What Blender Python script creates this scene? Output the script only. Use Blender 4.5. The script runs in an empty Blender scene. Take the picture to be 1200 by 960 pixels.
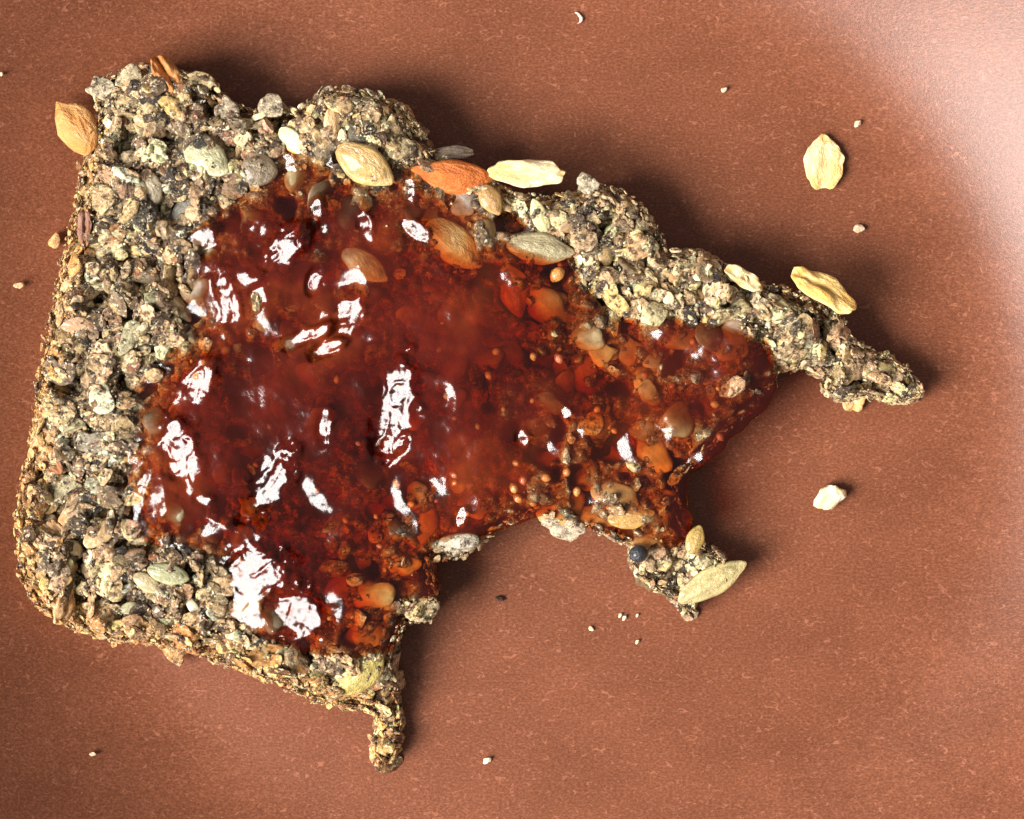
import bpy, math, random
import numpy as np
from mathutils import Vector, Matrix

random.seed(7)
rng = np.random.default_rng(7)
sc = bpy.context.scene
col = sc.collection

# ------------------------------------------------------------------ camera
CAM_Z = 0.30                        # metres above the plate, looking straight down
FRAME_W = 0.12                      # width of plate seen
cam_d = bpy.data.cameras.new('camera')
cam_d.sensor_width = 36.0
cam_d.lens = 36.0 * CAM_Z / FRAME_W
cam_d.clip_start = 0.01
cam_d.clip_end = 20
cam = bpy.data.objects.new('camera', cam_d)
cam.location = (0, 0, CAM_Z)
col.objects.link(cam)
sc.camera = cam

# ------------------------------------------------------------------ world, window light
w = bpy.data.worlds.new('World'); sc.world = w; w.use_nodes = True
bg = w.node_tree.nodes['Background']
bg.inputs['Color'].default_value = (1.0, 0.97, 0.95, 1)
bg.inputs['Strength'].default_value = 0.27

AZ, EL, DIST = math.radians(205), math.radians(43), 2.0
LDIR = Vector((math.cos(AZ)*math.cos(EL), math.sin(AZ)*math.cos(EL), math.sin(EL)))
ld = bpy.data.lights.new('window_light', 'AREA')
ld.shape = 'RECTANGLE'; ld.size = 1.0; ld.size_y = 1.16
ld.energy = 132.0
ld.color = (1.0, 0.97, 0.93)
lo = bpy.data.objects.new('window_light', ld)
lo.location = LDIR * DIST
lo.rotation_euler = (-LDIR).to_track_quat('-Z', 'Y').to_euler()
col.objects.link(lo)

sc.view_settings.view_transform = 'Standard'
sc.view_settings.look = 'None'
sc.view_settings.exposure = 0.0
sc.view_settings.gamma = 1.0
sc.render.engine = 'CYCLES'
sc.cycles.use_denoising = True
sc.cycles.max_bounces = 10
sc.cycles.transparent_max_bounces = 24
sc.cycles.volume_bounces = 0

# ------------------------------------------------------------------ helpers
def P(px, py, z=9.0):
    """photo pixel on a level z (mm) -> world mm"""
    k = 0.1 * (300.0 - z) / 300.0
    return ((px - 600) * k, (480 - py) * k)

def _h(ix, iy, iz, seed):
    n = (ix.astype(np.int64)*374761393 + iy.astype(np.int64)*668265263 + iz.astype(np.int64)*2147483647 + seed*1274126177) & 0xFFFFFFFF
    n = ((n ^ (n >> 13)) * 1274126177) & 0xFFFFFFFF
    n = ((n ^ (n >> 16)) * 2246822519) & 0xFFFFFFFF
    return ((n ^ (n >> 15)) & 0xFFFFFF) / float(0xFFFFFF)

def noise2(x, y, s=1.0, seed=0, octaves=1):
    """value noise, -1..1"""
    out = 0; amp = 1; tot = 0
    for o in range(octaves):
        fx, fy = x/s + 17.3*o, y/s - 9.1*o
        ix, iy = np.floor(fx), np.floor(fy)
        tx, ty = fx-ix, fy-iy
        tx = tx*tx*tx*(tx*(tx*6-15)+10); ty = ty*ty*ty*(ty*(ty*6-15)+10)
        z = np.zeros_like(ix)
        a = _h(ix, iy, z, seed+o); b = _h(ix+1, iy, z, seed+o)
        c = _h(ix, iy+1, z, seed+o); d = _h(ix+1, iy+1, z, seed+o)
        v = (a*(1-tx)+b*tx)*(1-ty) + (c*(1-tx)+d*tx)*ty
        out = out + amp*(v*2-1); tot += amp; amp *= 0.5; s *= 0.5
    return out/tot

def noise3(p, s=1.0, seed=0):
    f = p/s; i = np.floor(f); t = f-i; t = t*t*(3-2*t)
    r = 0
    for dx in (0, 1):
        for dy in (0, 1):
            for dz in (0, 1):
                wgt = (t[:,0] if dx else 1-t[:,0])*(t[:,1] if dy else 1-t[:,1])*(t[:,2] if dz else 1-t[:,2])
                r = r + wgt*_h(i[:,0]+dx, i[:,1]+dy, i[:,2]+dz, seed)
    return r*2-1

def worley(x, y, s, seed):
    fx, fy = x/s, y/s
    ix, iy = np.floor(fx), np.floor(fy)
    best = np.full(x.shape, 9.0); sec = np.full(x.shape, 9.0); idv = np.zeros(x.shape)
    z = np.zeros_like(ix)
    for dx in (-1, 0, 1):
        for dy in (-1, 0, 1):
            cx, cy = ix+dx, iy+dy
            qx = cx + _h(cx, cy, z, seed); qy = cy + _h(cx, cy, z, seed+1)
            d = np.hypot(fx-qx, fy-qy)
            hid = _h(cx, cy, z, seed+2)
            closer = d < best
            sec = np.where(closer, best, np.minimum(sec, d))
            idv = np.where(closer, hid, idv)
            best = np.where(closer, d, best)
    return best, sec, idv

def poly_sdf(x, y, poly):
    """signed distance to a polygon, positive inside"""
    p = np.asarray(poly); n = len(p)
    dmin = np.full(x.shape, 1e9); inside = np.zeros(x.shape, bool)
    for i in range(n):
        ax, ay = p[i]; bx, by = p[(i+1) % n]
        ex, ey = bx-ax, by-ay
        t = np.clip(((x-ax)*ex+(y-ay)*ey)/(ex*ex+ey*ey+1e-12), 0, 1)
        dmin = np.minimum(dmin, np.hypot(x-ax-t*ex, y-ay-t*ey))
        cond = (ay > y) != (by > y)
        xi = ax + (y-ay)/(by-ay if by != ay else 1e-9)*ex
        inside ^= cond & (x < xi)
    return np.where(inside, dmin, -dmin)

def line_dist(x, y, pts):
    d = np.full(x.shape, 1e9)
    for (ax, ay), (bx, by) in zip(pts[:-1], pts[1:]):
        ex, ey = bx-ax, by-ay
        t = np.clip(((x-ax)*ex+(y-ay)*ey)/(ex*ex+ey*ey+1e-12), 0, 1)
        d = np.minimum(d, np.hypot(x-ax-t*ex, y-ay-t*ey))
    return d

def sstep(a, b, x):
    t = np.clip((x-a)/(b-a), 0, 1)
    return t*t*(3-2*t)

def blur(a, n, it=3):
    k = 2*n+1
    for _ in range(it):
        for ax in (0, 1):
            pw = [(0, 0), (0, 0)]; pw[ax] = (n+1, n)
            c = np.cumsum(np.pad(a, pw, mode='edge'), axis=ax)
            a = (np.take(c, range(k, c.shape[ax]), axis=ax) - np.take(c, range(0, c.shape[ax]-k), axis=ax))/k
    return a

def mesh_np(name, verts, faces, colors=None, smooth=True):
    """verts (n,3) metres; faces: (m,3) or (m,4) array, or list of arrays"""
    me = bpy.data.meshes.new(name)
    fl = faces if isinstance(faces, list) else [faces]
    nv = len(verts)
    me.vertices.add(nv); me.vertices.foreach_set('co', np.asarray(verts, np.float32).ravel())
    loops = np.concatenate([f.ravel() for f in fl]).astype(np.int32)
    sizes = np.concatenate([np.full(len(f), f.shape[1]) for f in fl]).astype(np.int32)
    starts = np.concatenate([[0], np.cumsum(sizes)[:-1]]).astype(np.int32)
    me.loops.add(len(loops)); me.loops.foreach_set('vertex_index', loops)
    me.polygons.add(len(sizes)); me.polygons.foreach_set('loop_start', starts)
    try: me.polygons.foreach_set('loop_total', sizes)
    except Exception: pass
    me.polygons.foreach_set('use_smooth', np.full(len(sizes), smooth))
    if colors is not None:
        at = me.color_attributes.new('Col', 'FLOAT_COLOR', 'POINT')
        c4 = np.ones((nv, 4), np.float32); c4[:, :3] = colors
        at.data.foreach_set('color', c4.ravel())
    me.update(calc_edges=True); me.validate()
    return me

def obj(name, me, mat, parent=None, loc=(0, 0, 0)):
    o = bpy.data.objects.new(name, me); col.objects.link(o)
    if mat is not None and len(me.materials) == 0: me.materials.append(mat)
    o.location = loc
    if parent is not None: o.parent = parent
    return o

def tag(o, label=None, cat=None, group=None, kind=None):
    if label: o['label'] = label
    if cat: o['category'] = cat
    if group: o['group'] = group
    if kind: o['kind'] = kind
    return o

# ------------------------------------------------------------------ materials
def new_mat(name):
    m = bpy.data.materials.new(name); m.use_nodes = True
    nt = m.node_tree
    return m, nt, nt.nodes, nt.links, nt.nodes['Principled BSDF']

def nd(ns, typ, **kw):
    n = ns.new(typ)
    for k, v in kw.items():
        if hasattr(n, k): setattr(n, k, v)
        else: n.inputs[k.replace('_', ' ')].default_value = v
    return n

def ramp(ns, stops):
    r = ns.new('ShaderNodeValToRGB'); e = r.color_ramp.elements
    while len(e) < len(stops): e.new(0.5)
    for i, (p, c) in enumerate(stops):
        e[i].position = p; e[i].color = (*c, 1) if len(c) == 3 else c
    return r

def plate_material():
    m, nt, ns, L, b = new_mat('matte_terracotta_glaze')
    tc = ns.new('ShaderNodeTexCoord')
    mp = ns.new('ShaderNodeMapping'); mp.inputs['Scale'].default_value = (0.62, 1, 1)
    L.new(tc.outputs['Object'], mp.inputs['Vector'])
    n1 = nd(ns, 'ShaderNodeTexNoise', Scale=4200.0, Detail=3.0, Roughness=0.8)
    n2 = nd(ns, 'ShaderNodeTexNoise', Scale=120.0, Detail=4.0, Roughness=0.6)
    n3 = nd(ns, 'ShaderNodeTexNoise', Scale=1500.0, Detail=3.0, Roughness=0.6, Distortion=1.5)
    for n in (n1, n2, n3): L.new(mp.outputs['Vector'], n.inputs['Vector'])
    r1 = ramp(ns, [(0.26, (0.095, 0.029, 0.0130)), (0.5, (0.174, 0.0555, 0.0260)), (0.76, (0.300, 0.112, 0.061))])
    L.new(n1.outputs['Fac'], r1.inputs['Fac'])
    r2 = ramp(ns, [(0.3, (0.84, 0.82, 0.80)), (0.7, (1.08, 1.08, 1.08))])
    L.new(n2.outputs['Fac'], r2.inputs['Fac'])
    r3 = ramp(ns, [(0.60, (0, 0, 0)), (0.68, (1, 1, 1))])
    L.new(n3.outputs['Fac'], r3.inputs['Fac'])
    mu = nd(ns, 'ShaderNodeMix', data_type='RGBA', blend_type='MULTIPLY'); mu.inputs[0].default_value = 1
    L.new(r1.outputs['Color'], mu.inputs[6]); L.new(r2.outputs['Color'], mu.inputs[7])
    fl = nd(ns, 'ShaderNodeMix', data_type='RGBA'); fl.inputs[7].default_value = (0.36, 0.14, 0.08, 1)
    fm = nd(ns, 'ShaderNodeMath', operation='MULTIPLY'); fm.inputs[1].default_value = 0.6
    L.new(r3.outputs['Color'], fm.inputs[0]); L.new(fm.outputs[0], fl.inputs[0])
    L.new(mu.outputs[2], fl.inputs[6]); L.new(fl.outputs[2], b.inputs['Base Color'])
    b.inputs['Roughness'].default_value = 0.31
    b.inputs['Specular IOR Level'].default_value = 0.30
    bp = nd(ns, 'ShaderNodeBump', Strength=0.35, Distance=0.00008)
    L.new(n1.outputs['Fac'], bp.inputs['Height']); L.new(bp.outputs['Normal'], b.inputs['Normal'])
    return m

def crumb_material(name, from_obj=False, rough=0.7, sss=0.12, nscale=1800.0, contrast=0.5, bump=0.6, bdist=0.00012, coat=0.0, blotch=((0.75, 0.73, 0.70), (1.15, 1.15, 1.15)), pores=False):
    m, nt, ns, L, b = new_mat(name)
    tc = ns.new('ShaderNodeTexCoord')
    n1 = nd(ns, 'ShaderNodeTexNoise', Scale=nscale, Detail=4.0, Roughness=0.65)
    n2 = nd(ns, 'ShaderNodeTexNoise', Scale=nscale*0.3, Detail=2.0, Roughness=0.5)
    for n in (n1, n2): L.new(tc.outputs['Object'], n.inputs['Vector'])
    if from_obj:
        src = ns.new('ShaderNodeObjectInfo').outputs['Color']
    else:
        a = ns.new('ShaderNodeAttribute'); a.attribute_name = 'Col'; src = a.outputs['Color']
    lo_, hi_ = 1-contrast, 1+contrast*0.75
    r1 = ramp(ns, [(0.3, (lo_, lo_*0.97, lo_*0.93)), (0.7, (hi_, hi_, hi_))])
    L.new(n1.outputs['Fac'], r1.inputs['Fac'])
    mu = nd(ns, 'ShaderNodeMix', data_type='RGBA', blend_type='MULTIPLY'); mu.inputs[0].default_value = 1
    L.new(src, mu.inputs[6]); L.new(r1.outputs['Color'], mu.inputs[7])
    r2 = ramp(ns, [(0.34, blotch[0]), (0.62, blotch[1])])
    L.new(n2.outputs['Fac'], r2.inputs['Fac'])
    m2 = nd(ns, 'ShaderNodeMix', data_type='RGBA', blend_type='MULTIPLY'); m2.inputs[0].default_value = 1
    L.new(mu.outputs[2], m2.inputs[6]); L.new(r2.outputs['Color'], m2.inputs[7])
    final = m2.outputs[2]
    hsrc = n1.outputs['Fac']
    if pores:
        ge = ns.new('ShaderNodeNewGeometry')
        n5 = nd(ns, 'ShaderNodeTexNoise', Scale=1150.0, Detail=6.0, Roughness=0.78)
        L.new(ge.outputs['Position'], n5.inputs['Vector'])
        rp = ramp(ns, [(0.40, (0.10, 0.07, 0.045)), (0.49, (0.85, 0.83, 0.80)), (0.60, (1.2, 1.2, 1.2))])
        L.new(n5.outputs['Fac'], rp.inputs['Fac'])
        m3 = nd(ns, 'ShaderNodeMix', data_type='RGBA', blend_type='MULTIPLY'); m3.inputs[0].default_value = 1
        L.new(final, m3.inputs[6]); L.new(rp.outputs['Color'], m3.inputs[7])
        n6 = nd(ns, 'ShaderNodeTexNoise', Scale=1900.0, Detail=5.0, Roughness=0.8)
        L.new(ge.outputs['Position'], n6.inputs['Vector'])
        rf = ramp(ns, [(0.55, (0, 0, 0)), (0.62, (0.9,)*3)])
        L.new(n6.outputs['Fac'], rf.inputs['Fac'])
        m4 = nd(ns, 'ShaderNodeMix', data_type='RGBA'); m4.inputs[7].default_value = (0.90, 0.76, 0.52, 1)
        L.new(rf.outputs['Color'], m4.inputs[0]); L.new(m3.outputs[2], m4.inputs[6])
        final = m4.outputs[2]
        hsrc = nd(ns, 'ShaderNodeMath', operation='ADD'); L.new(n5.outputs['Fac'], hsrc.inputs[0]); L.new(n6.outputs['Fac'], hsrc.inputs[1])
        hsrc = hsrc.outputs[0]
    L.new(final, b.inputs['Base Color'])
    b.inputs['Roughness'].default_value = rough
    b.inputs['Subsurface Weight'].default_value = sss
    b.inputs['Subsurface Radius'].default_value = (1.0, 0.55, 0.3)
    b.inputs['Subsurface Scale'].default_value = 0.0006
    b.inputs['Coat Weight'].default_value = coat
    b.inputs['Coat Roughness'].default_value = 0.12
    bp = nd(ns, 'ShaderNodeBump', Strength=bump, Distance=bdist)
    L.new(hsrc, bp.inputs['Height']); L.new(bp.outputs['Normal'], b.inputs['Normal'])
    return m

def jam_material():
    m, nt, ns, L, b = new_mat('glossy_red_jam')
    out = ns['Material Output']
    tc = ns.new('ShaderNodeTexCoord')
    n1 = nd(ns, 'ShaderNodeTexNoise', Scale=420.0, Detail=3.0, Roughness=0.55)
    n2 = nd(ns, 'ShaderNodeTexNoise', Scale=1500.0, Detail=2.0, Roughness=0.5)
    n3 = nd(ns, 'ShaderNodeTexNoise', Scale=70.0, Detail=3.0, Roughness=0.6)
    for n in (n1, n2, n3): L.new(tc.outputs['Object'], n.inputs['Vector'])
    bp1 = nd(ns, 'ShaderNodeBump', Strength=0.5, Distance=0.00022)
    L.new(n1.outputs['Fac'], bp1.inputs['Height'])
    bp = nd(ns, 'ShaderNodeBump', Strength=0.35, Distance=0.00004)
    L.new(n2.outputs['Fac'], bp.inputs['Height']); L.new(bp1.outputs['Normal'], bp.inputs['Normal'])
    # pulp: the cloudy part of the jam
    pul = nd(ns, 'ShaderNodeBsdfDiffuse')
    pr = ramp(ns, [(0.35, (0.045, 0.005, 0.003)), (0.55, (0.115, 0.011, 0.005)), (0.72, (0.25, 0.040, 0.008))])
    L.new(n3.outputs['Fac'], pr.inputs['Fac']); L.new(pr.outputs['Color'], pul.inputs['Color'])
    L.new(bp1.outputs['Normal'], pul.inputs['Normal'])
    tr = nd(ns, 'ShaderNodeBsdfTransparent'); tr.inputs['Color'].default_value = (1, 0.97, 0.94, 1)
    mixa = nd(ns, 'ShaderNodeMixShader')
    fr = ramp(ns, [(0.32, (0.25,)*3), (0.68, (0.70,)*3)])
    n4 = nd(ns, 'ShaderNodeTexNoise', Scale=130.0, Detail=3.0, Roughness=0.6)
    L.new(tc.outputs['Object'], n4.inputs['Vector']); L.new(n4.outputs['Fac'], fr.inputs['Fac'])
    at = ns.new('ShaderNodeAttribute'); at.attribute_name = 'Col'
    pm_ = nd(ns, 'ShaderNodeMath', operation='MULTIPLY')
    L.new(fr.outputs['Color'], pm_.inputs[0]); L.new(at.outputs['Fac'], pm_.inputs[1])
    L.new(pm_.outputs[0], mixa.inputs['Fac'])
    L.new(tr.outputs[0], mixa.inputs[1]); L.new(pul.outputs[0], mixa.inputs[2])
    gl = nd(ns, 'ShaderNodeBsdfGlossy', Roughness=0.15)
    L.new(bp.outputs['Normal'], gl.inputs['Normal'])
    lw = nd(ns, 'ShaderNodeLayerWeight', Blend=0.5); L.new(bp.outputs['Normal'], lw.inputs['Normal'])
    pw = nd(ns, 'ShaderNodeMath', operation='POWER'); pw.inputs[1].default_value = 5
    L.new(lw.outputs['Facing'], pw.inputs[0])
    ma = nd(ns, 'ShaderNodeMath', operation='MULTIPLY_ADD'); ma.inputs[1].default_value = 0.95; ma.inputs[2].default_value = 0.036
    L.new(pw.outputs[0], ma.inputs[0])
    mixb = nd(ns, 'ShaderNodeMixShader')
    L.new(ma.outputs[0], mixb.inputs['Fac']); L.new(mixa.outputs[0], mixb.inputs[1]); L.new(gl.outputs[0], mixb.inputs[2])
    L.new(mixb.outputs[0], out.inputs['Surface'])
    va = nd(ns, 'ShaderNodeVolumeAbsorption', Density=1400.0)
    va.inputs['Color'].default_value = (0.885, 0.52, 0.13, 1)
    L.new(va.outputs[0], out.inputs['Volume'])
    ns.remove(b)
    return m

M_PLATE = plate_material()
M_BODY = crumb_material('dark_seeded_crumb', rough=0.6, nscale=3000.0, contrast=0.5, bump=1.0, bdist=0.00035, pores=True)
M_BITS = crumb_material('crumb_fragments', rough=0.42, sss=0.15, nscale=3200.0, contrast=0.35, bump=1.0, bdist=0.0003, pores=True)
M_GRAIN = crumb_material('whole_grain_skin', from_obj=True, rough=0.48, sss=0.15, nscale=3.2, contrast=0.3, bump=0.9, bdist=0.0003, pores=True)
M_OAT = crumb_material('toasted_oat_flake', from_obj=True, rough=0.6, sss=0.3, nscale=2.2, contrast=0.16, bump=0.35, bdist=0.10, blotch=((0.95, 0.72, 0.40), (1.08, 1.08, 1.08)))
M_SEED = crumb_material('glazed_seed', from_obj=True, rough=0.35, sss=0.4, nscale=1.8, contrast=0.22, bump=0.3, bdist=0.08, coat=0.4)
M_SOFT = crumb_material('jam_soaked_grain', from_obj=True, rough=0.5, sss=0.9, nscale=1.2, contrast=0.3, bump=0.1, bdist=0.05)
M_JAM = jam_material()

# ------------------------------------------------------------------ plate
PCX, PCY = P(612, 500, 0)
def rim_z(r):
    t = np.linspace(0, max(r-48.0, 0.0), 60); q = (t/14.5)**2
    return float(np.sum(0.90*q/(1+q))*(t[1]-t[0]))
def plate_z(x, y): return rim_z(math.hypot(x-PCX, y-PCY))
def build_plate():
    nseg = 160
    prof = []                        # (radius mm, z mm) over the top, out to the lip and back below
    for r in np.linspace(0.0, 45, 12)[1:]: prof.append((r, 0.0))
    for r in np.linspace(46, 90, 45): prof.append((r, rim_z(r)))
    zt = prof[-1][1]; rt = prof[-1][0]
    for a in np.linspace(0.2, math.pi-0.2, 7):
        prof.append((rt+1.3*math.sin(a)+0.6, zt-0.3+1.2*(math.cos(a)-1)*0.9))
    prof += [(80, 5.0), (62, -1.8), (54, -3.6), (50, -4.2), (0.4, -4.2)]
    cx, cy = PCX, PCY
    vs = [(cx, cy, 0.0)]; fq = []; ft = []
    for r, z in prof:
        for k in range(nseg):
            a = 2*math.pi*k/nseg
            vs.append((cx+r*math.cos(a), cy+r*math.sin(a), z))
    for k in range(nseg): ft.append((0, 1+k, 1+(k+1) % nseg))
    for i in range(len(prof)-1):
        for k in range(nseg):
            a, b_ = 1+i*nseg+k, 1+i*nseg+(k+1) % nseg
            fq.append((a, a+nseg, b_+nseg, b_))
    me = mesh_np('plate', np.array(vs)*1e-3, [np.array(ft), np.array(fq)])
    o = obj('plate', me, M_PLATE)
    tag(o, 'matte terracotta-brown ceramic plate with fine mottled glaze under the bread', 'plate')
build_plate()

# ------------------------------------------------------------------ slice outline (photo pixels, level in mm)
OUT = [(95,178),(108,135),(106,96),(128,84),(152,76),(182,70),(206,78),(245,88),(262,114),(295,127),(325,116),(350,127),(374,105),(402,99),(440,108),(477,124),(498,152),(510,180),(540,188),(575,208),(600,224),(640,228),(675,224),(690,211),(715,215),(745,228),(768,258),(785,292),(820,292),(850,308),(885,328),(930,338),(965,352),(990,372),(1004,397),(1038,414,6),(1064,428,5),(1083,455,4),(1078,467,4),(1055,473,4),(1020,466,5),(985,468,5),(966,460,5),(970,442,6),(945,432,7),(918,436),(903,455),(888,478),(850,510),(818,545),(795,560),(800,600),(812,628,7),(850,650,4),(852,688,3),(820,703,3),(806,722,3),(794,705,3),(762,690,4),(741,665,5),(737,640,6),(690,620),(660,618),(635,602),(600,614),(570,632),(545,655,6),(520,655,6),(506,658),(510,690),(512,705,7),(505,725,6),(475,732,6),(464,760,6),(458,785,5),(466,800,4),(470,830,3),(470,870,2.5),(460,893,2),(441,895,2),(436,870,2.5),(440,838,4),(405,833,5),(370,822,6),(320,799,6),(280,784,6),(230,767,6),(180,754,6),(120,750,6),(80,733,6),(46,713,6),(26,680,6),(20,640,6),(22,580,6),(36,520,6),(46,440,6),(61,370,6),(76,300,6),(90,240,6),(93,200,7)]
OUTMM = [P(*p) for p in OUT]
CRUST_L = [P(*p) for p in [(98,150),(93,200),(90,240),(76,300),(61,370),(46,440),(36,520),(22,580),(20,640),(26,680),(46,713),(80,733),(120,750),(180,754),(230,767),(280,784),(320,799),(370,822),(405,833),(440,838),(440,895),(470,895)]]
CRUST_R = [P(*p) for p in [(690,215),(745,232),(785,295),(850,312),(930,342),(990,375),(1040,415)]]

ST = 0.28
gx = np.arange(-58.5, 49.5, ST); gy = np.arange(-41.5, 41.5, ST)
X, Y = np.meshgrid(gx, gy)
wob = 0.45*noise2(X, Y, 2.2, 3) + 0.3*noise2(X, Y, 0.9, 4)
D = poly_sdf(X, Y, OUTMM) + wob*0.8
T = 9.2 + 0.7*noise2(X, Y, 14, 5)
for px, py, a, s in [(452,865,7.0,7.5),(1060,452,4.5,8.0),(985,440,1.5,6.0),(812,690,6.0,7.0),(545,645,1.5,3.5),(120,110,0.8,5)]:
    cx, cy = P(px, py, 6)
    T = T - a*np.exp(-((X-cx)**2+(Y-cy)**2)/(s*s))
T = np.maximum(T, 1.2)
# the crust flank of the upper right slopes down to the outside
dR = line_dist(X, Y, CRUST_R)
prof = 1-(1-np.clip(D/2.0, 0, 1))**2.6
f1, f2, fid = worley(X, Y, 1.5, 11)
g1, g2, gid = worley(X, Y, 0.75, 21)
cell = np.clip((f2-f1)*1.6, 0, 1)
cell2 = np.clip((g2-g1)*1.8, 0, 1)
rough = 1.1*noise2(X, Y, 3.2, 8, 2) + 0.7*(cell-0.5) + 0.8*(fid-0.5) + 0.28*(cell2-0.5) + 0.15*noise2(X, Y, 0.6, 30)
holes = sstep(0.30, 0.55, noise2(X, Y, 2.6, 40, 2)) * 2.8
for px, py, a_, s_ in [(206,245,3.2,1.6),(112,352,3.0,1.3),(66,602,2.8,1.6),(122,215,2.6,0.8),(200,322,2.4,1.0),(92,520,2.4,1.0),(118,390,2.2,1.0),(160,600,2.0,1.0),(230,700,2.2,1.1),(180,640,2.0,1.2),(90,655,2.0,1.0),(715,305,2.8,1.1),(745,265,2.2,0.8),(270,170,2.4,1.2),(850,385,2.0,1.0),(330,145,2.2,1.2),(140,250,2.2,1.0)]:
    cx, cy = P(px, py, 8); holes = holes + a_*np.exp(-((X-cx)**2+(Y-cy)**2)/(s_*s_))
H = T*prof + (rough - holes)*np.clip(D/1.0, 0.15, 1)
H = np.maximum(H, 0.25)
INS = D > 0

def samp(A, x, y):
    fx = np.clip((np.asarray(x)-gx[0])/ST, 0, len(gx)-1.001); fy = np.clip((np.asarray(y)-gy[0])/ST, 0, len(gy)-1.001)
    ix, iy = fx.astype(int), fy.astype(int); tx, ty = fx-ix, fy-iy
    return (A[iy, ix]*(1-tx)+A[iy, ix+1]*tx)*(1-ty) + (A[iy+1, ix]*(1-tx)+A[iy+1, ix+1]*tx)*ty

Hc = blur(np.where(INS, H, 0), 2, 2)
GY, GX = np.gradient(Hc, ST)
dL = line_dist(X, Y, CRUST_L)

# ------------------------------------------------------------------ palettes
PAL = {
 'crumb': [((0.33,0.27,0.20),6),((0.42,0.345,0.25),5),((0.60,0.52,0.40),4),((0.085,0.062,0.045),3.5),((0.20,0.16,0.135),5),((0.03,0.027,0.026),2.2),((0.42,0.37,0.25),3),((0.82,0.75,0.62),3),((0.24,0.14,0.09),1.5)],
 'crust': [((0.62,0.38,0.16),5),((0.72,0.50,0.26),6),((0.42,0.24,0.09),3),((0.80,0.64,0.40),4),((0.15,0.08,0.035),1.6),((0.46,0.34,0.20),3)],
 'floury': [((0.68,0.56,0.39),5),((0.80,0.70,0.53),4),((0.52,0.41,0.27),5),((0.12,0.09,0.065),2),((0.34,0.26,0.18),3),((0.70,0.53,0.29),2),((0.035,0.03,0.028),1.0)],
 'under': [((0.46,0.31,0.14),4),((0.38,0.24,0.11),4),((0.54,0.40,0.21),2),((0.24,0.14,0.07),3),((0.10,0.055,0.03),2.5)],
}
def pick(pal, n):
    cs = np.array([c for c, _ in PAL[pal]]); ws = np.array([q for _, q in PAL[pal]], float); ws /= ws.sum()
    c = cs[rng.choice(len(cs), n, p=ws)]
    if pal != 'under': c = c*(np.array([1.15, 0.92, 0.66]) if pal == 'crust' else np.array([1.36, 1.10, 0.78]) if pal == 'crumb' else np.array([1.20, 1.02, 0.80]))
    return np.clip(c*(1+0.22*rng.standard_normal((n, 1)))*(1+0.05*rng.standard_normal((n, 3))), 0.01, 0.85)

# ------------------------------------------------------------------ jam outline
JAM = [(207,300),(217,262),(240,236),(272,222),(300,180),(340,168),(390,172),(400,200),(440,212),(462,190),(500,186),(512,206),(545,222),(585,240),(618,262),(660,282),(686,330),(722,372),(790,368),(860,384),(900,400),(916,424),(917,455),(902,482),(868,512),(838,542),(812,556),(812,600),(826,634),(790,652),(740,642),(690,622),(640,606),(600,620),(570,636),(540,640),(512,640),(508,655),(518,690),(512,704),(472,712),(468,738),(460,768),(420,775),(380,772),(345,765),(300,752),(268,725),(258,668),(225,655),(165,640),(148,612),(140,560),(146,500),(150,455),(180,420),(212,398),(206,340)]
JAMMM = [P(p[0], p[1], 10.5) for p in JAM]
DJ = poly_sdf(X, Y, JAMMM) + 0.35*noise2(X, Y, 2.0, 61, 2)

def zone(x, y):
    """palette name per point"""
    dl = samp(dL, x, y); dr = samp(dR, x, y); dj = samp(DJ, x, y)
    px = np.asarray(x)/0.097+600; py = 480-np.asarray(y)/0.097
    z = np.full(np.shape(x), 'crumb', dtype=object)
    jit = rng.standard_normal(np.shape(x))
    z[dl + 0.55*jit < 2.4] = 'crust'
    strip = (px > 560) & (py < 480) & (dj + 0.3*jit < 0.2)
    z[strip] = 'floury'
    z[(px > 350) & (px < 520) & (py < 165) & (dj < 0.5)] = 'floury'
    z[(py < 135) & (px < 350) & (rng.random(np.shape(x)) < 0.5)] = 'floury'
    z[(dj > 1.2)] = 'under'
    z[(px > 700) & (py > 630) & (rng.random(np.shape(x)) < 0.6)] = 'floury'
    return z

def colors_for(x, y):
    z = zone(x, y); out = np.zeros((len(z), 3))
    for k in PAL:
        i = np.where(z == k)[0]
        if len(i): out[i] = pick(k, len(i))
    return out

# ------------------------------------------------------------------ bread slice: body
bread = bpy.data.objects.new('bread_slice', None); col.objects.link(bread)
bread.empty_display_size = 0.01
BC = Vector((-0.0135, 0.0015, 0.0)); bread.location = BC
tag(bread, 'half-eaten slice of dark seeded bread with bitten ragged edge on the plate', 'bread')

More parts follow.
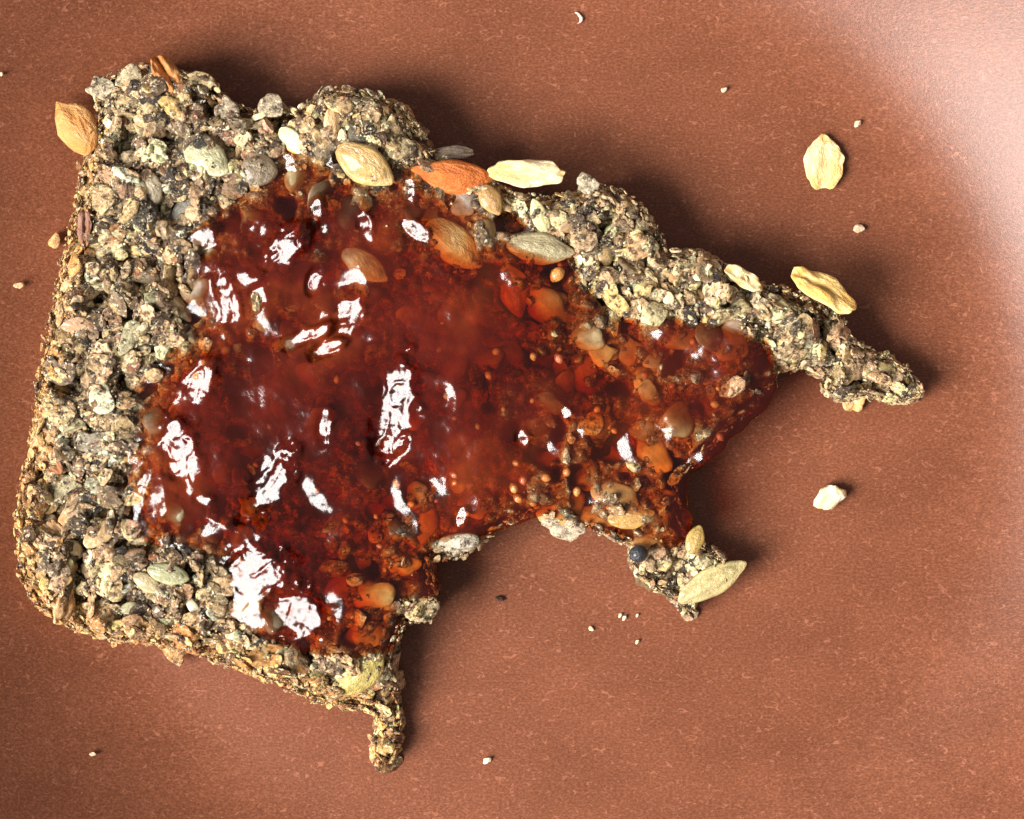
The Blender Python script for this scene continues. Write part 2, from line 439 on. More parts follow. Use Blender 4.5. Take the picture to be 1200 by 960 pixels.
def body_mesh(name, facemask):
    ny, nx = X.shape
    vi = np.arange(nx*ny).reshape(ny, nx)
    f = np.stack([vi[:-1, :-1], vi[:-1, 1:], vi[1:, 1:], vi[1:, :-1]], -1).reshape(-1, 4)
    f = f[facemask.ravel()]
    used = np.unique(f); remap = np.full(nx*ny, -1); remap[used] = np.arange(len(used))
    f = remap[f]
    jx = 0.09*(rng.random(X.shape)-0.5); jy = 0.09*(rng.random(X.shape)-0.5)
    top = np.stack([X+jx, Y+jy, H], -1).reshape(-1, 3)[used]
    bot = top.copy(); bot[:, 2] = 0.02
    n = len(used)
    # boundary edges
    e = np.concatenate([f[:, [0, 1]], f[:, [1, 2]], f[:, [2, 3]], f[:, [3, 0]]])
    key = e[:, 0].astype(np.int64)*n + e[:, 1]; rev = e[:, 1].astype(np.int64)*n + e[:, 0]
    bd = e[~np.isin(key, rev)]
    walls = np.stack([bd[:, 1], bd[:, 0], bd[:, 0]+n, bd[:, 1]+n], -1)
    faces = np.concatenate([f, f[:, ::-1]+n, walls])
    xs, ys = X.reshape(-1)[used], Y.reshape(-1)[used]
    # a colour for each crumb cell, dark matrix between
    ids = (fid.reshape(-1)[used]*9973).astype(int) % 997
    table = {k: pick(k, 997) for k in PAL}
    z = zone(xs, ys); c = np.zeros((n, 3))
    for k in PAL:
        i = z == k; c[i] = table[k][ids[i]]
    mtx = np.where((z == 'crust')[:, None], np.array([0.20, 0.115, 0.048]), np.array([0.045, 0.032, 0.022]))
    mtx[z == 'under'] = (0.30, 0.17, 0.075)
    k = (0.10+0.40*gid.reshape(-1)[used])[:, None]
    c = c*k + mtx*(1-k)
    v = np.concatenate([top, bot])*1e-3 - np.array(BC)
    return mesh_np(name, v, faces, np.concatenate([c, c]))

cellin = INS[:-1, :-1] & INS[1:, :-1] & INS[:-1, 1:] & INS[1:, 1:]
crustc = (dL[:-1, :-1] + 0.5*noise2(X, Y, 1.5, 70)[:-1, :-1] < 2.2)
obj('crumb', body_mesh('crumb', cellin & ~crustc), M_BODY, bread)
tag(obj('crust', body_mesh('crust', cellin & crustc), M_BODY, bread), 'golden tan baked crust band')

# ------------------------------------------------------------------ chunk prototypes (unit size)
def ico(sub):
    import bmesh
    bm = bmesh.new(); bmesh.ops.create_icosphere(bm, subdivisions=sub, radius=1)
    v = np.array([q.co[:] for q in bm.verts]); f = np.array([[q.index for q in p.verts] for p in bm.faces]); bm.free()
    return v, f
ICO1, ICO2, ICO3, ICO4 = ico(1), ico(2), ico(3), ico(4)

def chunk(base, seed, cuts=5, amp=0.25, fine=0.0):
    r = np.random.default_rng(seed)
    v, f = base; v = v.copy()
    v = v*(1+amp*noise3(v+seed*3.1, 0.9, seed)[:, None])
    for _ in range(cuts):
        n = r.standard_normal(3); n /= np.linalg.norm(n); d = r.uniform(0.45, 0.85)
        s = v@n; over = np.maximum(s-d, 0); v = v - over[:, None]*n*0.9
    if fine: v = v*(1+fine*noise3(v+seed, 0.33, seed+5)[:, None]+0.6*fine*noise3(v+seed, 0.16, seed+6)[:, None])
    return v, f

def flakefrag(base, seed, thick=0.35):
    r = np.random.default_rng(seed)
    v, f = base; v = v.copy()
    m = r.integers(5, 9); av = np.sort(r.uniform(-math.pi, math.pi, m)); rv = r.uniform(0.62, 1.2, m)
    a = np.arctan2(v[:, 1], v[:, 0])
    v[:, :2] *= np.interp(a, av, rv, period=2*math.pi)[:, None]
    v[:, 2] = np.sign(v[:, 2])*np.abs(v[:, 2])**0.5*thick/0.5
    v[:, 2] += 0.55*noise3(v*np.array([1, 1, 0.0])+seed*1.7, 0.55, seed)
    return v*(1+0.13*noise3(v+seed, 0.3, seed+2)[:, None]+0.08*noise3(v+seed, 0.15, seed+4)[:, None]), f

def seedshape(seed, point=0.75, ridge=0.0, base=ICO3, noise=0.04):
    v, f = base; v = v.copy()
    t = v[:, 0]
    wdt = np.where(t > 0, 1-point*0.55*np.clip(t, 0, 1)**1.5, 1-0.08*np.abs(t))
    v[:, 1] *= wdt; v[:, 2] *= wdt
    v[:, 2] += ridge*np.exp(-(v[:, 1]/0.25)**2)*np.sign(v[:, 2])*(1-t*t)
    v = v*(1+noise*noise3(v+seed*5.7, 0.4, seed)[:, None]+noise*3.2*noise3(v+seed, 1.1, seed+9)[:, None]+0.5*noise*noise3(v*np.array([0.4,1,1])+seed, 0.15, seed+7)[:, None])
    return v, f

def flakeshape(seed, base=None, crease=0.45):
    r = np.random.default_rng(seed)
    v, f = base or ICO4; v = v.copy()
    a = np.arctan2(v[:, 1], v[:, 0])
    rad = 1+0.06*noise3(np.column_stack([np.cos(a), np.sin(a), np.zeros(len(a))])*1.0+seed, 0.22, seed+8)+0.06*np.sin(2*a+r.uniform(0, 6))+0.035*np.sin(5*a+r.uniform(0, 6))+0.02*np.sin(9*a+r.uniform(0, 6))
    v[:, :2] *= rad[:, None]
    v[:, 2] = np.sign(v[:, 2])*np.abs(v[:, 2])**0.6
    v[:, 2] += 0.9*noise3(v*np.array([1, 1, 0])+seed*2.3, 0.6, seed) + 0.45*noise3(v*np.array([1, 1, 0])+seed*2.3, 0.25, seed+1) + 0.4*(v[:, 0]**2+v[:, 1]**2)
    v[:, :2] *= 1+0.05*noise3(v*np.array([1, 1, 0.2])+seed, 0.22, seed+3)[:, None]
    v[:, 2] -= crease*np.exp(-((v[:, 1]-0.15*v[:, 0])/0.16)**2)
    return v, f

def proto(name, vf, mat):
    me = mesh_np(name, vf[0], vf[1]); me.materials.append(mat); return me
CH1 = [chunk(ICO1, 100+i, 3, 0.45) for i in range(10)]
CH2 = [chunk(ICO2, 200+i, 6, 0.55) for i in range(3)] + [flakefrag(ICO2, 230+i, 0.3) for i in range(12)]
PR_GRAIN = [proto('grain', chunk(ICO3, 300+i, 5, 0.6, 0.17), M_GRAIN) if i % 4 == 1 else proto('grain', flakefrag(ICO3, 330+i, 0.35), M_GRAIN) for i in range(10)]
PR_OAT = [proto('oat_flake', flakeshape(400+i), M_OAT) for i in range(7)]
PR_SEED = [proto('sunflower_seed', seedshape(500+i, 0.75, 0.10), M_SEED) for i in range(6)]
PR_PUMP = [proto('pumpkin_seed', seedshape(600+i, 0.55, 0.12), M_SEED) for i in range(4)]
PR_LENS = [proto('flax_seed', seedshape(700+i, 0.35, 0.0, noise=0.03), M_SEED) for i in range(4)]
PR_TEAR = [proto('husk', seedshape(880+i, 1.1, 0.15, noise=0.07), M_OAT) for i in range(2)]
PR_HUSK = [proto('husk', flakeshape(800+i, crease=0.9), M_OAT) for i in range(3)]

# ------------------------------------------------------------------ small fragments, joined
def basis(n, ang):
    n = n/np.linalg.norm(n, axis=1, keepdims=True)
    ref = np.where(np.abs(n[:, 2:3]) < 0.9, np.array([[0, 0, 1.0]]), np.array([[1.0, 0, 0]]))
    u = np.cross(ref, n); u /= np.linalg.norm(u, axis=1, keepdims=True)
    v = np.cross(n, u)
    c, s = np.cos(ang)[:, None], np.sin(ang)[:, None]
    return np.stack([u*c+v*s, v*c-u*s, n], -1)      # columns

def fragments(pos, nrm, size, cols, protos):
    n = len(pos)
    B = basis(nrm + 0.36*rng.standard_normal((n, 3)), rng.uniform(0, 6.28, n))
    S = size[:, None]*np.stack([rng.uniform(0.8, 1.5, n), rng.uniform(0.6, 1.1, n), rng.uniform(0.2, 0.6, n)], 1)
    vs, fs, cs = [], [], []; off = 0
    which = rng.integers(0, len(protos), n)
    for k, (pv, pf) in enumerate(protos):
        i = np.where(which == k)[0]
        if not len(i): continue
        v = np.einsum('nij,mj->nmi', B[i]*S[i][:, None, :], pv) + pos[i][:, None, :]
        m = len(pv)
        fs.append((pf[None]+(np.arange(len(i))*m)[:, None, None]).reshape(-1, 3)+off)
        vs.append(v.reshape(-1, 3)); cs.append(np.repeat(cols[i], m, 0)); off += len(i)*m
    return np.concatenate(vs), np.concatenate(fs), np.concatenate(cs)

def top_points(n, dmin=-0.1, jam_keep=0.35):
    x = rng.uniform(gx[0], gx[-1], n); y = rng.uniform(gy[0], gy[-1], n)
    d = samp(D, x, y); dj = samp(DJ, x, y)
    ok = (d > dmin) & ((dj < 0.4) | (rng.random(n) < jam_keep))
    x, y = x[ok], y[ok]
    nr = np.stack([-samp(GX, x, y), -samp(GY, x, y), np.ones(len(x))], 1)
    nr[:, :2] = np.clip(nr[:, :2], -1.5, 1.5)
    return np.stack([x, y, samp(H, x, y)], 1), nr

def wall_points(n):
    p = np.array(OUTMM); q = np.roll(p, -1, 0); ln = np.hypot(*(q-p).T)
    k = rng.choice(len(p), n, p=ln/ln.sum()); t = rng.random(n)[:, None]
    e = p[k]*(1-t)+q[k]*t
    dr = (q-p)[k]; nn = np.stack([dr[:, 1], -dr[:, 0]], 1); nn /= np.linalg.norm(nn, axis=1, keepdims=True)+1e-9
    # outline runs clockwise in the photo: outward side is found by the distance field
    s = np.where(samp(D, e[:, 0]+nn[:, 0]*0.8, e[:, 1]+nn[:, 1]*0.8) > samp(D, e[:, 0]-nn[:, 0]*0.8, e[:, 1]-nn[:, 1]*0.8), -1, 1)
    nn *= s[:, None]
    e = e - nn*rng.uniform(0.0, 0.9, n)[:, None]
    h = samp(T, e[:, 0], e[:, 1])
    z = rng.uniform(0.05, 0.97, n)*h
    return np.stack([e[:, 0], e[:, 1], np.maximum(z, 0.25)], 1), np.stack([nn[:, 0], nn[:, 1], np.full(n, 0.3)], 1)

def frag_object(name, parts, label):
    vs, fs, cs = [], [], []; off = 0
    for v, f, c in parts:
        vs.append(v); fs.append(f+off); cs.append(c); off += len(v)
    v = np.concatenate(vs); v[:, 2] = np.maximum(v[:, 2], 0.02)
    o = obj(name, mesh_np(name, v*1e-3-np.array(BC), np.concatenate(fs), np.concatenate(cs), smooth=False), M_BITS, bread)
    o['kind'] = 'stuff'; o['label'] = label
    return o

def lognorm(n, lo, hi):
    return lo*(hi/lo)**(rng.random(n)**1.5)

pm, nm = top_points(17000, 0.0, 0.10)
pm[:, 2] += 0.10
medium = fragments(pm, nm, lognorm(len(pm), 0.42, 1.5), colors_for(pm[:, 0], pm[:, 1]), CH2)
pw_, nw_ = wall_points(3500)
medw = fragments(pw_, nw_, lognorm(len(pw_), 0.35, 0.8), colors_for(pw_[:, 0], pw_[:, 1]), CH2)
frag_object('broken_grains', [medium, medw], 'broken seed and grain bits packed through the crumb')
ps, n_s = top_points(34000, -0.05, 0.03)
ps[:, 2] += rng.uniform(0.05, 0.85, len(ps))
cs_ = colors_for(ps[:, 0], ps[:, 1])
fine = fragments(ps, n_s, lognorm(len(ps), 0.09, 0.30), np.clip(cs_*1.15, 0, 0.85), CH1)
pw2, nw2 = wall_points(12000)
finew = fragments(pw2, nw2, lognorm(len(pw2), 0.12, 0.3), colors_for(pw2[:, 0], pw2[:, 1]), CH1)
cl = np.array(CRUST_L); k_ = rng.integers(0, len(cl)-3, 15000); t_ = rng.random((15000, 1))
pc = cl[k_]*(1-t_)+cl[k_+1]*t_ + rng.standard_normal((15000, 2))*1.1
pc = pc[samp(D, pc[:, 0], pc[:, 1]) > -0.25]
pc = np.column_stack([pc, samp(H, pc[:, 0], pc[:, 1])*rng.uniform(0.75, 1.0, len(pc)) + rng.uniform(0.0, 0.6, len(pc))])
fluff = fragments(pc, np.tile([-0.3, -0.1, 1.0], (len(pc), 1)), lognorm(len(pc), 0.10, 0.34), pick('crust', len(pc)), CH1)
frag_object('fine_crumbs', [fine, finew, fluff], 'fine pale crumbs clinging to the slice')

# ------------------------------------------------------------------ single seeds, flakes and grains
def place(name, me, px, py, ln, wd, ang, color, z=None, th=None, tilt=(0, 0), parent=bread, up=0.3, origin=None):
    """px size in photo pixels; ang in degrees counter-clockwise in the picture"""
    zz = 9.0
    for _ in range(2):
        x, y = P(px, py, zz)
        hh = float(samp(blur_H, x, y)) if z is None else z
        zz = hh
    o = bpy.data.objects.new(name, me); col.objects.link(o)
    k = 0.05*0.965*1e-3
    if th is None: th = min(ln, wd)*0.42
    n = Vector((tilt[0], tilt[1], 1)).normalized()
    rot = Vector((0, 0, 1)).rotation_difference(n).to_matrix().to_4x4() @ Matrix.Rotation(math.radians(ang), 4, 'Z')
    loc = Vector((x, y, zz+up))*1e-3 - (origin if origin is not None else BC)
    M = Matrix.Translation(loc) @ rot @ Matrix.Diagonal((ln*k, wd*k, th*k, 1))
    if parent is not None: o.parent = parent
    o.matrix_local = M
    o.color = (*color, 1)
    return o
blur_H = blur(np.where(INS, H, 0), 3, 2)

GREEN=(0.44,0.42,0.25); AMBER=(0.50,0.33,0.12); ORANGE=(0.58,0.20,0.03); CREAM=(0.76,0.66,0.42); TAN=(0.42,0.32,0.18)
GREY=(0.26,0.24,0.18); OLIVE=(0.36,0.34,0.19); PINK=(0.30,0.16,0.12); DARK=(0.03,0.032,0.04); GOLD=(0.66,0.44,0.14); PALE=(0.60,0.56,0.40)
S, PU, O, G, LN, HU = PR_SEED, PR_PUMP, PR_OAT, PR_GRAIN, PR_LENS, PR_HUSK
named = [  # name, proto, px, py, length, width, angle, colour, extra
 ('husk', PR_TEAR[0], 87,148, 82,44,128, (0.58,0.31,0.11), dict(z=6.8,th=26,tilt=(-0.3,0.1))),
 ('pumpkin_seed', PU[0], 243,186, 64,44,-35, GREEN, dict(up=0.35,tilt=(-0.15,0.1))),
 ('sunflower_seed', S[0], 428,194, 80,47,-33, AMBER, dict(up=0.7,tilt=(-0.15,-0.2))),
 ('husk', PR_TEAR[1], 532,206, 92,38,172, (0.50,0.15,0.025), dict(up=0.6,th=22,tilt=(0,-0.2))),
 ('oat_flake', O[0], 617,203, 86,36,-3, CREAM, dict(z=9.4,th=14,tilt=(0,-0.35))),
 ('sunflower_seed', S[2], 533,289, 84,46,-40, (0.55,0.44,0.20), dict(up=1.2,tilt=(-0.1,-0.1))),
 ('sunflower_seed', S[3], 634,292, 86,38,-6, (0.40,0.34,0.20), dict(up=0.55)),
 ('flax_seed', LN[0], 304,199, 40,46,80, (0.20,0.15,0.09), dict(up=0.3)),
 ('flax_seed', LN[1], 214,254, 54,30,75, (0.20,0.19,0.15), dict(up=0.2,tilt=(-0.3,0))),
 ('flax_seed', LN[2], 178,221, 42,26,100, (0.36,0.30,0.20), dict(up=0.3)),
 ('husk', HU[1], 100,267, 44,17,88, PINK, dict(z=8.2,th=10)),
 ('grain', G[0], 152,190, 40,34,20, TAN, dict(up=0.3)),
 ('flax_seed', LN[3], 162,222, 30,22,100, (0.34,0.30,0.19), dict(up=0.2)),
 ('grain', G[1], 182,353, 36,26,30, OLIVE, dict(up=0.7)),
 ('grain', G[2], 152,398, 46,24,62, (0.40,0.36,0.21), dict(up=0.8)),
 ('grain', G[3], 110,518, 42,28,5, (0.34,0.29,0.21), dict(up=0.7)),
 ('grain', G[4], 80,573, 36,42,70, (0.55,0.48,0.29), dict(up=0.7)),
 ('grain', G[5], 119,571, 32,30,10, (0.34,0.33,0.22), dict(up=0.7)),
 ('pumpkin_seed', PU[1], 199,672, 50,25,-14, (0.36,0.36,0.20), dict(up=1.0)),
 ('sunflower_seed', S[4], 174,683, 40,22,-30, (0.45,0.36,0.19), dict(up=0.9)),
 ('sunflower_seed', S[5], 228,712, 38,13,-58, PALE, dict(up=0.9)),
 ('grain', G[6], 97,728, 40,40,0, GOLD, dict(z=6.0)),
 ('flax_seed', LN[0], 153,712, 24,15,20, OLIVE, dict(up=0.8)),
 ('sunflower_seed', S[0], 168,741, 50,15,24, (0.60,0.48,0.24), dict(z=6.8)),
 ('pumpkin_seed', PU[2], 420,785, 74,54,40, (0.55,0.45,0.15), dict(z=7.4,tilt=(0.1,-0.3))),
 ('grain', G[7], 356,793, 30,28,0, PALE, dict(z=7.6)),
 ('sunflower_seed', S[1], 834,682, 96,36,30, (0.52,0.43,0.20), dict(z=4.0,tilt=(0,-0.1))),
 ('sunflower_seed', S[2], 815,632, 36,22,70, (0.45,0.30,0.08), dict(z=8.4)),
 ('poppy_seed', LN[1], 748,649, 24,22,0, DARK, dict(z=7.2,th=20)),
 ('grain', G[0], 541,637, 60,34,10, (0.52,0.46,0.36), dict(z=8.4,th=24,tilt=(0,-0.3))),
 ('grain', G[4], 662,619, 56,28,-10, (0.62,0.50,0.36), dict(z=7.4,th=20,tilt=(0,-0.3))),
 ('grain', G[8], 494,716, 46,26,5, (0.58,0.48,0.28), dict(z=7.6)),
 ('oat_flake', O[3], 965,341, 84,38,-34, (0.80,0.60,0.24), dict(z=8.6,th=12,tilt=(0.2,0.5))),
 ('oat_flake', O[4], 871,326, 48,22,-30, CREAM, dict(z=9.3,th=10,tilt=(0,-0.2))),
 ('sunflower_seed', S[3], 603,345, 62,34,-75, AMBER, dict(up=0.5)),
 ('grain', G[9], 688,394, 38,32,10, (0.46,0.30,0.13), dict(up=1.0)),
 ('grain', G[0], 706,412, 44,30,-30, (0.58,0.36,0.12), dict(up=1.2)),
 ('sunflower_seed', S[4], 428,312, 66,34,-32, (0.60,0.45,0.22), dict(up=1.0)),
 ('sunflower_seed', S[5], 984,444, 42,24,30, (0.52,0.38,0.16), dict(up=0.7)),
 ('grain', G[1], 1036,440, 40,34,0, (0.42,0.32,0.13), dict(up=0.4)),
 ('husk', HU[2], 197,88, 52,28,-60, (0.50,0.24,0.08), dict(z=8.6,th=20)),
 ('grain', G[2], 150,92, 34,28,30, (0.55,0.45,0.28), dict(z=8.2)),
 ('grain', G[3], 120,104, 28,36,70, (0.52,0.44,0.30), dict(z=7.8)),
 ('grain', G[4], 236,98, 34,26,-10, (0.58,0.44,0.22), dict(z=8.4)),
 ('grain', G[5], 206,128, 36,24,-20, GOLD, dict(up=0.8)),
 ('grain', G[6], 320,127, 36,32,20, (0.46,0.38,0.26), dict(z=8.6)),
 ('grain', G[7], 268,130, 38,34,-30, (0.40,0.31,0.21), dict(z=8.6)),
 ('grain', G[8], 688,217, 26,30,70, (0.50,0.43,0.30), dict(z=8.7)),
 ('grain', G[9], 600,318, 20,30,60, (0.40,0.25,0.10), dict(up=1.0)),
 ('sunflower_seed', S[0], 575,235, 42,26,-60, (0.42,0.24,0.08), dict(up=1.0)),
 ('grain', G[0], 545,238, 28,24,0, (0.35,0.24,0.16), dict(up=1.0)),
 ('oat_flake', O[5], 527,182, 60,20,5, (0.12,0.09,0.07), dict(z=8.0,th=9)),
 ('grain', G[1], 440,704, 44,36,-15, (0.62,0.36,0.10), dict(up=0.45)),
 ('grain', G[2], 765,530, 36,50,20, (0.62,0.36,0.08), dict(up=0.45)),
 ('grain', G[3], 775,580, 40,30,-30, (0.55,0.33,0.10), dict(up=0.45)),
 ('sunflower_seed', S[1], 700,605, 80,24,-8, (0.52,0.30,0.09), dict(up=0.45)),
 ('sunflower_seed', S[3], 740,605, 60,30,10, (0.50,0.28,0.08), dict(up=0.45)),
 ('grain', G[4], 660,595, 46,36,0, (0.60,0.30,0.07), dict(up=0.45)),
 ('grain', G[5], 500,620, 34,44,10, (0.55,0.30,0.07), dict(up=0.45)),
 ('grain', G[0], 690,560, 40,30,20, (0.55,0.32,0.10), dict(up=0.35)),
 ('grain', G[1], 725,540, 34,44,60, (0.60,0.36,0.10), dict(up=0.35)),
 ('grain', G[2], 720,580, 46,30,-20, (0.50,0.32,0.12), dict(up=0.25)),
 ('grain', G[3], 790,610, 38,28,-60, (0.58,0.36,0.12), dict(up=0.25)),
 ('grain', G[4], 755,625, 44,24,-15, (0.52,0.36,0.16), dict(up=0.25)),
 ('grain', G[5], 640,545, 30,26,0, (0.50,0.24,0.06), dict(up=0.25)),
 ('grain', G[6], 400,690, 40,34,30, (0.55,0.28,0.07), dict(up=0.35)),
 ('grain', G[7], 470,660, 34,40,80, (0.60,0.32,0.07), dict(up=0.35)),
 ('grain', G[8], 425,745, 44,36,10, (0.62,0.40,0.12), dict(up=0.35)),
 ('grain', G[9], 560,590, 36,28,-30, (0.50,0.20,0.05), dict(up=0.15)),
 ('grain', G[0], 440,600, 60,32,10, (0.62,0.26,0.05), dict(up=0.25)),
 ('grain', G[2], 650,360, 40,50,70, (0.52,0.36,0.16), dict(up=0.35)),
 ('grain', G[3], 620,390, 36,30,0, (0.55,0.30,0.10), dict(up=0.15)),
 ('grain', G[4], 740,410, 50,36,-20, (0.48,0.32,0.16), dict(up=0.25)),
 ('grain', G[5], 800,395, 44,32,-10, (0.45,0.28,0.14), dict(up=0.35)),
 ('grain', G[6], 860,400, 40,34,10, (0.42,0.26,0.15), dict(up=0.35)),
 ('grain', G[7], 560,370, 38,30,30, (0.58,0.28,0.08), dict(up=0.15)),
 ('grain', G[8], 690,440, 36,44,40, (0.52,0.20,0.06), dict(up=0.05)),
 ('grain', G[1], 510,345, 40,30,-40, (0.50,0.28,0.12), dict(up=0.25)),
]
SOFT = [proto('grain', chunk(ICO3, 760+i, 0, 0.7), M_SOFT) for i in range(6)]
soft_set = {id(m_) for m_ in G}
count = 0
for name, me, px, py, ln, wd, ang, c, ex in named:
    if id(me) in soft_set and float(samp(DJ, *[np.array([q]) for q in P(px, py)])[0]) > 1.2:
        me = SOFT[count % 6]; c = (c[0]*0.85, c[1]*0.95, c[2]*1.15); ex = dict(up=ex.get('up', 0.3)*0.6-0.55)
    place(name, me, px, py, ln, wd, ang, c, **ex); count += 1

# a further set of whole bits spread over the bare crumb and under the jam
taken = [(n[2], n[3], max(n[4], n[5])/2) for n in named]
tries = 0
while count < 292 and tries < 80000:
    tries += 1
    px, py = random.uniform(20, 1085), random.uniform(65, 890)
    x, y = P(px, py, 9)
    d = float(samp(D, np.array([x]), np.array([y]))[0])
    if d < 0.5: continue
    dj = float(samp(DJ, np.array([x]), np.array([y]))[0])
    if dj > 0.3 and random.random() < 0.86: continue
    r = random.uniform(9, 22) if dj < 0.3 else random.uniform(11, 20)
    if any((px-a)**2+(py-b)**2 < (0.62*(r+q))**2 for a, b, q in taken): continue
    taken.append((px, py, r)); count += 1
    c = colors_for(np.array([x]), np.array([y]))[0]
    if dj > 1.0: c = c*0.7
    if dj < 0.3: c = np.clip(c*0.85+0.06*np.array([1, 0.85, 0.5]), 0, 0.7)
    t = random.random()
    nrm = (-float(samp(GX, np.array([x]), np.array([y]))[0]), -float(samp(GY, np.array([x]), np.array([y]))[0]))
    tl = (max(-1, min(1, nrm[0]))*0.7+random.gauss(0, .25), max(-1, min(1, nrm[1]))*0.7+random.gauss(0, .25))
    if t < 0.62 or dj > 1.0: nm_, me, lw, th = 'grain', random.choice(G if dj < 1.0 else SOFT), (2*r, 2*r*random.uniform(.65, 1)), None
    elif t < 0.78: nm_, me, lw, th = 'oat_flake', random.choice(O), (2.2*r, 1.5*r), r*0.5
    elif t < 0.9: nm_, me, lw, th = 'sunflower_seed', random.choice(S), (2.6*r, 1.3*r), None
    else: nm_, me, lw, th = 'flax_seed', random.choice(LN), (2.2*r, 1.3*r), None
    place(nm_, me, px, py, lw[0], lw[1], random.uniform(0, 360), tuple(c), th=th, tilt=tl, up=random.uniform(-0.05, 0.45))

# ------------------------------------------------------------------ jam
JS = 0.19
jx = np.arange(-46, 32.5, JS); jy = np.arange(-30, 31, JS)
JX, JY = np.meshgrid(jx, jy)
jd = poly_sdf(JX, JY, JAMMM) + 0.30*noise2(JX, JY, 2.4, 61, 2) + 0.12*noise2(JX, JY, 0.8, 66)
Hs_b = blur(np.where(INS, H, T*0.97), 6, 3)
Hs = samp(Hs_b, JX, JY)
th = 1.9 + 0.9*noise2(JX, JY, 11, 81) + 0.45*noise2(JX, JY, 4.5, 82, 2)
for px, py, a, s in [(300,290,0.7,9),(450,460,0.9,13),(560,560,0.6,9),(820,450,-0.1,9),(590,260,-1.2,5),(700,370,-1.0,6),(340,195,-1.1,5),(160,470,-1.0,5),(160,560,-0.8,4),(750,590,-0.65,10),(660,590,-0.1,6),(480,620,-0.2,6),(410,740,-0.5,7)]:
    cx, cy = P(px, py, 10.5); th = th + a*np.exp(-((JX-cx)**2+(JY-cy)**2)/(s*s))
cx, cy = P(330, 300, 10.5); ul = np.exp(-((JX-cx)**2+(JY-cy)**2)/(10.0*10.0))
th = th + ul*(0.75*noise2(JX, JY, 3.2, 321) + 0.3*noise2(JX, JY, 1.6, 322))
th = np.clip(th, 0.8, 4.5)
lw_ = 1-sstep(-33, -22, JX) + sstep(14, 19, JY)*(1-sstep(2, 8, JX))
lw_ = np.clip(lw_, 0, 1)
ed = np.clip(jd/1.7, 0, 1); edge = np.sqrt(1-(1-ed)**2)
ed2 = np.clip(jd/4.8, 0, 1); edge = edge*(1-lw_) + (0.12+0.88*ed2**1.2)*np.clip(jd/0.4, 0, 1)*lw_
JT = Hs + 0.1 + th*edge
# lumps where seeds push up the skin
for nme in named:
    x, y = P(nme[2], nme[3], 10.5)
    if float(poly_sdf(np.array([x]), np.array([y]), JAMMM)[0]) > 0:
        JT = JT + 0.15*np.exp(-((JX-x)**2+(JY-y)**2)/(0.035*max(nme[4], nme[5]))**2)
# facets shaped into the jam to mirror the window as highlights
FAC = [(462,480,128,52,78),(318,566,100,44,58),(212,528,92,50,100),(232,446,60,40,62),(306,682,100,84,-50),(350,722,70,54,-20),(236,280,56,34,58),(336,288,70,36,42),(266,352,70,30,100),(302,347,30,24,70),(366,330,32,18,70),(408,368,56,34,75),(362,392,70,20,20),(428,262,52,18,100),(388,182,44,40,60),(338,190,40,18,95),(291,190,40,18,85),(481,224,40,20,95),(489,272,44,30,-35),(381,500,44,18,80),(540,607,24,20,80),(613,513,20,16,100),(664,484,18,16,0),(164,575,64,18,72),(196,640,40,16,-20),(238,586,24,16,-10),(385,408,50,18,25),(372,245,40,18,70)]
lv = np.array(LDIR)*DIST*1000
for px, py, rad in [(390,566,3.2),(490,577,3.0),(758,518,3.0),(665,515,2.2),(508,470,2.2),(410,560,2.5)]:      # patches levelled to keep stray window highlights off the jam
    cx, cy = P(px, py, 11.0); m = 1-sstep(0.5, 1.3, np.hypot(JX-cx, JY-cy)/rad)
    JT = JT*(1-m) + JT[int((cy-jy[0])/JS), int((cx-jx[0])/JS)]*m
for i, (px, py, a, b_, ang) in enumerate(FAC):
    cx, cy = P(px, py, 11.0)
    v = np.array([-cx, -cy, 289.0]); v /= np.linalg.norm(v)
    l = lv - np.array([cx, cy, 11.0]); l /= np.linalg.norm(l)
    hv = v+l; hv /= np.linalg.norm(hv)
    g = -hv[:2]/hv[2]
    an = math.radians(ang); ux = (JX-cx)*math.cos(an)+(JY-cy)*math.sin(an); uy = -(JX-cx)*math.sin(an)+(JY-cy)*math.cos(an)
    rr = np.hypot(ux/(a*0.043), uy/(b_*0.043)) + 0.40*noise2(JX, JY, 1.4, 900+i, 3)
    m = 1-sstep(0.75, 1.45, rr)
    iy, ix = int((cy-jy[0])/JS), int((cx-jx[0])/JS)
    lin = JT[iy, ix] + g[0]*(JX-cx) + g[1]*(JY-cy)
    wv = np.abs(noise2(ux*0.5, uy, 1.0, 950+i))
    lin = lin - 0.10*np.exp(-(wv/0.16)**2) + 0.10*noise2(JX, JY, 1.3, 970+i) + 0.035*noise2(JX, JY, 0.5, 990+i)
    JT = JT*(1-m) + lin*m
JT = JT + 0.035*noise2(JX, JY, 0.75, 1201) + 0.06*noise2(JX, JY, 1.7, 1202)
JT = JT - 0.5*np.clip(1-jd/0.35, 0, 1)           # the rim tucks under
JB = np.minimum(Hs-1.3, JT-0.4)
jin = jd > 0
cellj = jin[:-1, :-1] & jin[1:, :-1] & jin[:-1, 1:] & jin[1:, 1:]
ny, nx = JX.shape
vi = np.arange(nx*ny).reshape(ny, nx)
f = np.stack([vi[:-1, :-1], vi[:-1, 1:], vi[1:, 1:], vi[1:, :-1]], -1).reshape(-1, 4)[cellj.ravel()]
used = np.unique(f); remap = np.full(nx*ny, -1); remap[used] = np.arange(len(used)); f = remap[f]
n = len(used)
top = np.stack([JX, JY, JT], -1).reshape(-1, 3)[used]; bot = np.stack([JX, JY, JB], -1).reshape(-1, 3)[used]
e = np.concatenate([f[:, [0, 1]], f[:, [1, 2]], f[:, [2, 3]], f[:, [3, 0]]])
key = e[:, 0].astype(np.int64)*n+e[:, 1]; rev = e[:, 1].astype(np.int64)*n+e[:, 0]
